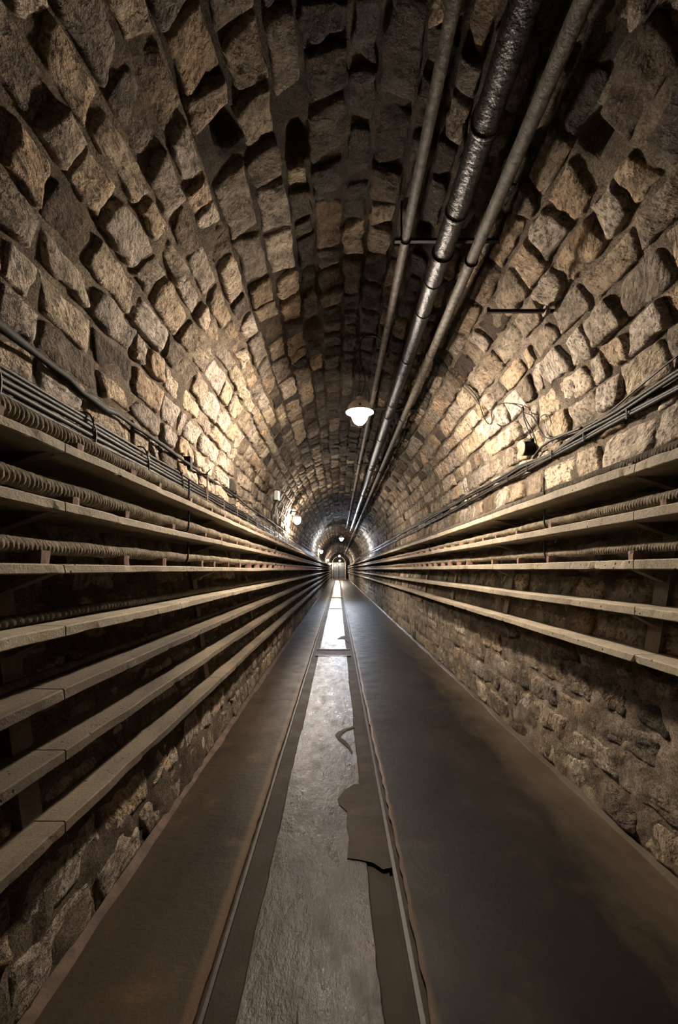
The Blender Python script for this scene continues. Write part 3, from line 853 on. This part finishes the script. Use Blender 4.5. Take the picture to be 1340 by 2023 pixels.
BN = ['nearest', 'second nearest', 'third nearest', 'fourth nearest', 'fifth nearest', 'sixth nearest', 'seventh nearest']
for j, y in enumerate((2.73, 5.6, 8.5, 11.5, 15, 18.5, 24)):
    h = empty('pipe_hanger', (.6, y, z3 - .04), f'{BN[j]} black iron hanger carrying the pipes from the vault', 'bracket', 'pipe hangers')
    m = MB(); m.box((.34 - .6, -.012, z2 + .062 - z3 + .04), (.98 - .6, .012, z2 + .078 - z3 + .04)); m.build('crossbar', M['black'], h)
    for xx, rr_, zz in ((.405, .0275, z1), (.628, .058, z2), (.80, .033, z3)):
        if y > 22 and xx < .7: continue
        MB().torus((xx - .6, 0, zz - z3 + .04), rr_ + .004, .005, 'y', 20, 6).build('ring', M['black'], h)
    for xx in (.38, .93):
        zc = AZ + math.sqrt(AR ** 2 - (xx - AX) ** 2)
        MB().tube([(xx - .6, 0, z2 + .07 - z3 + .04), (xx - .6, 0, zc + .02 - z3 + .04)], .006, 6).build('rod', M['black'], h)

# ------------------------------------------------------------------ lamps
EM = {}
def emit(col, s, up=True):
    k = (col, s, up)
    if k not in EM: EM[k] = mat_emit('lit glass %s %d' % ('warm' if col == WARM else 'cool', s), col, s, up)
    return EM[k]
GLOBE = [(.004, -.158), (.028, -.152), (.048, -.138), (.064, -.113), (.075, -.078), (.080, -.045), (.081, -.02)]
def pendant(x, y, e, col, s, label, wire_=True):
    z = CAMZ + e
    L = empty('hanging_lamp', (x, y, z), label, 'lamp', 'tunnel lamps')
    MB().lathe([(.083, -.028), (.112, -.036), (.128, -.044), (.130, -.040), (.114, -.022), (.106, .012), (.085, .042), (.050, .064), (.028, .072), (.026, .10), (.012, .105)], (0, 0, 0), 28).build('reflector_cap', M['enamel'], L, True)
    MB().lathe(GLOBE, (0, 0, 0), 20).build('glass_globe', emit(col, s), L, True)
    for k in range(3):
        a = 2 * PI * k / 3 + .5
        MB().lathe([(.006, 0), (.010, .004), (.010, .016), (.004, .02)], (.122 * math.cos(a), .122 * math.sin(a), -.02), 8).build('wing_screw', M['iron'], L)
    MB().torus((0, 0, .118), .014, .004, 'y', 12, 6).build('eye', M['black'], L)
    zc = AZ + math.sqrt(AR ** 2 - (x - AX) ** 2) - z
    m = MB(); k = 0; zz = .140
    while zz < zc - .02:
        m.torus((0, 0, zz), .010, .0028, 'y' if k % 2 else 'x', 10, 5); zz += .021; k += 1
    m.build('chain', M['black'], L)
    MB().tube([(0, 0, zc + .04), (0, 0, zc - .012), (.010, 0, zc - .024), (0, 0, zc - .036)], .004, 6).build('ceiling_hook', M['iron'], L)
    pts = [(.0, 0, .09), (.035, .0, .16), (.05, 0, .26), (.018, 0, .40), (.004, 0, .52), (.012, 0, zc - .10), (.05, 0, zc - .05), (.14, 0, zc - .05), (.21, 0, zc - .09)]
    mesh_obj('lead_wire', *tube_geo(spline(pts, 6), .0045, 6), M['wire'], L, True)
    return L
pl = ['nearest hanging lamp, warm glass globe on a chain under the crown', 'second hanging lamp, cold bluish white, hung under the crown deep in the tunnel', 'third hanging lamp, warm, tiny in the distance before the gate', 'last hanging lamp, low and warm, just before the gate']
for (x, y, e, c, s), lb in zip(PENDANTS, pl): pendant(x, y, e, c, s, lb)
for (x, y, e, c, s) in ADDED_FILL_LAMPS: pendant(x, y, e, c, s, 'unseen fill lamp added behind the viewpoint')
def wall_lamp(x, y, e, col, s, label):
    z = CAMZ + e
    L = empty('wall_lamp', (x, y, z), label, 'lamp', 'tunnel lamps')
    s_ = np.linspace(0, S_A, 600); xs, zs = P(s_); xw = float(xs[np.argmin(abs(zs - z - .09))])
    MB().lathe(GLOBE, (0, 0, 0), 20).build('glass_globe', emit(col, s, False), L, True)
    MB().lathe([(.083, -.012), (.090, -.004), (.084, .02), (.05, .045), (.02, .05)], (0, 0, 0), 24).build('cap', M['enamel'], L, True)
    MB().tube([(0, 0, .045), (0, 0, .10), (-.03, 0, .13), (xw - x - .03, 0, .13)], .010, 8).build('arm', M['black'], L)
    MB().box((xw - x - .03, -.05, .07), (xw - x + .02, .05, .19)).build('wall_plate', M['black'], L)
wl = ['nearest wall lamp, warm globe on the left haunch of the vault', 'second wall lamp on the left, beyond the cold white hanging lamp', 'third wall lamp on the left, tiny in the distance', 'farthest wall lamp on the left, bluish, beside the gate']
for (x, y, e, c, s), lb in zip(WALL_LAMPS, wl): wall_lamp(x, y, e, c, s, lb)
# thin wire by the wall lamp
pts = [on_vault(583, 1008, .0), (-.80, 10.2, CAMZ + 1.37), (-.5, 10.3, CAMZ + 1.38)]
setp(mesh_obj('stay_wire', *tube_geo(pts, .006, 5), M['galv']), 'thin wire stretched out above the nearest wall lamp', 'wire')

# ------------------------------------------------------------------ emergency light on the left haunch
ep = on_vault(541, 980, 0.0)
eb = empty('emergency_light', ep, 'small pale emergency light with green glowing face on the left wall', 'light')
MB().box((.022, -.10, -.075), (.085, .06, .075)).build('housing', M['box'], eb)
gm = mat_emit('green lit panel', (.45, 1.0, .6), 1.6)
o = MB().box((.086, -.09, -.07), (.096, .05, .07)).build('lit_panel', gm, eb); o['label'] = 'pale green glowing panel'
MB().box((.022, -.10, -.11), (.07, .06, -.078)).build('battery_case', M['black'], eb)
p0 = Vector(ep); tgt = Vector((wall_x(-1, CAMZ + .7) + .03, ep[1], CAMZ + .66))
pp = [p0 + Vector((.03, 0, -.1))]
for zz in (CAMZ + 1.0, CAMZ + .90, CAMZ + .83): pp.append(Vector((wall_x(-1, zz) + .03, ep[1], zz)))
mesh_obj('conduit', *tube_geo(pp, .009, 6), M['black'], eb).location = -p0

# ------------------------------------------------------------------ gate at the far end
GY = 60.0
g = empty('gate', (0.15, GY, 0), 'small steel and glass gate closing the far end of the tunnel', 'gate')
gx0, gx1 = -.78, 1.02
def gp(name, a, b, mat): return MB().box((a[0] - .15, a[1], a[2]), (b[0] - .15, b[1], b[2])).build(name, M[mat], g)
gp('post', (gx0, -.05, 0), (gx0 + .10, .05, 2.15), 'frame'); gp('post', (gx1 - .10, -.05, 0), (gx1, .05, 2.15), 'frame')
gp('threshold', (gx0 - .1, -.08, 0), (gx1 + .1, .08, .07), 'frame')
mid = .5 * (gx0 + gx1); R0 = .5 * (gx1 - gx0)
pts = [(mid - .15 + (R0 - .05) * math.cos(a), 0, 2.15 + (R0 - .05) * math.sin(a)) for a in np.linspace(PI, 0, 17)]
mesh_obj('arched_head', *tube_geo(pts, .05, 8), M['frame'], g)
gp('transom', (gx0, -.04, 2.10), (gx1, .04, 2.18), 'frame')
for a, b in ((gx0 + .11, mid - .01), (mid + .01, gx1 - .11)):
    lf = gp('gate_leaf', (a, -.01, .09), (b, .01, 2.09), 'glass_dark')
    m = MB()
    for xx in (a, b - .05): m.box((xx - .15, -.03, .09), (xx - .10, .03, 2.09))
    for zz in (.09, 1.05, 2.04): m.box((a - .15, -.03, zz), (b - .15, .03, zz + .05))
    m.build('leaf_frame', M['black'], lf)
    for q_ in range(1, 4):
        xx = a + (b - a) * q_ / 4
        MB().tube([(xx - .15, -.02, .1), (xx - .15, -.02, 2.05)], .012, 6).build('bar', M['black'], lf)
lr = [(-.42, .62, WARM, 300), (.22, .70, WARM, 300)]
for k, (x, e, c, s) in enumerate(lr):
    L = empty('gate_lamp', (x, GY - .35, CAMZ + e), ['left of the two lamps on the gate', 'right of the two lamps on the gate'][k], 'lamp', 'tunnel lamps')
    MB().lathe(GLOBE, (0, 0, 0), 14).build('glass_globe', emit(c, s), L, True)
    MB().lathe([(.083, -.012), (.09, 0), (.05, .04), (.02, .05)], (0, 0, 0), 14).build('cap', M['enamel'], L, True)
    MB().tube([(0, 0, .045), (0, 0, .12), (0, .29, .14)], .012, 6).build('arm', M['black'], L)
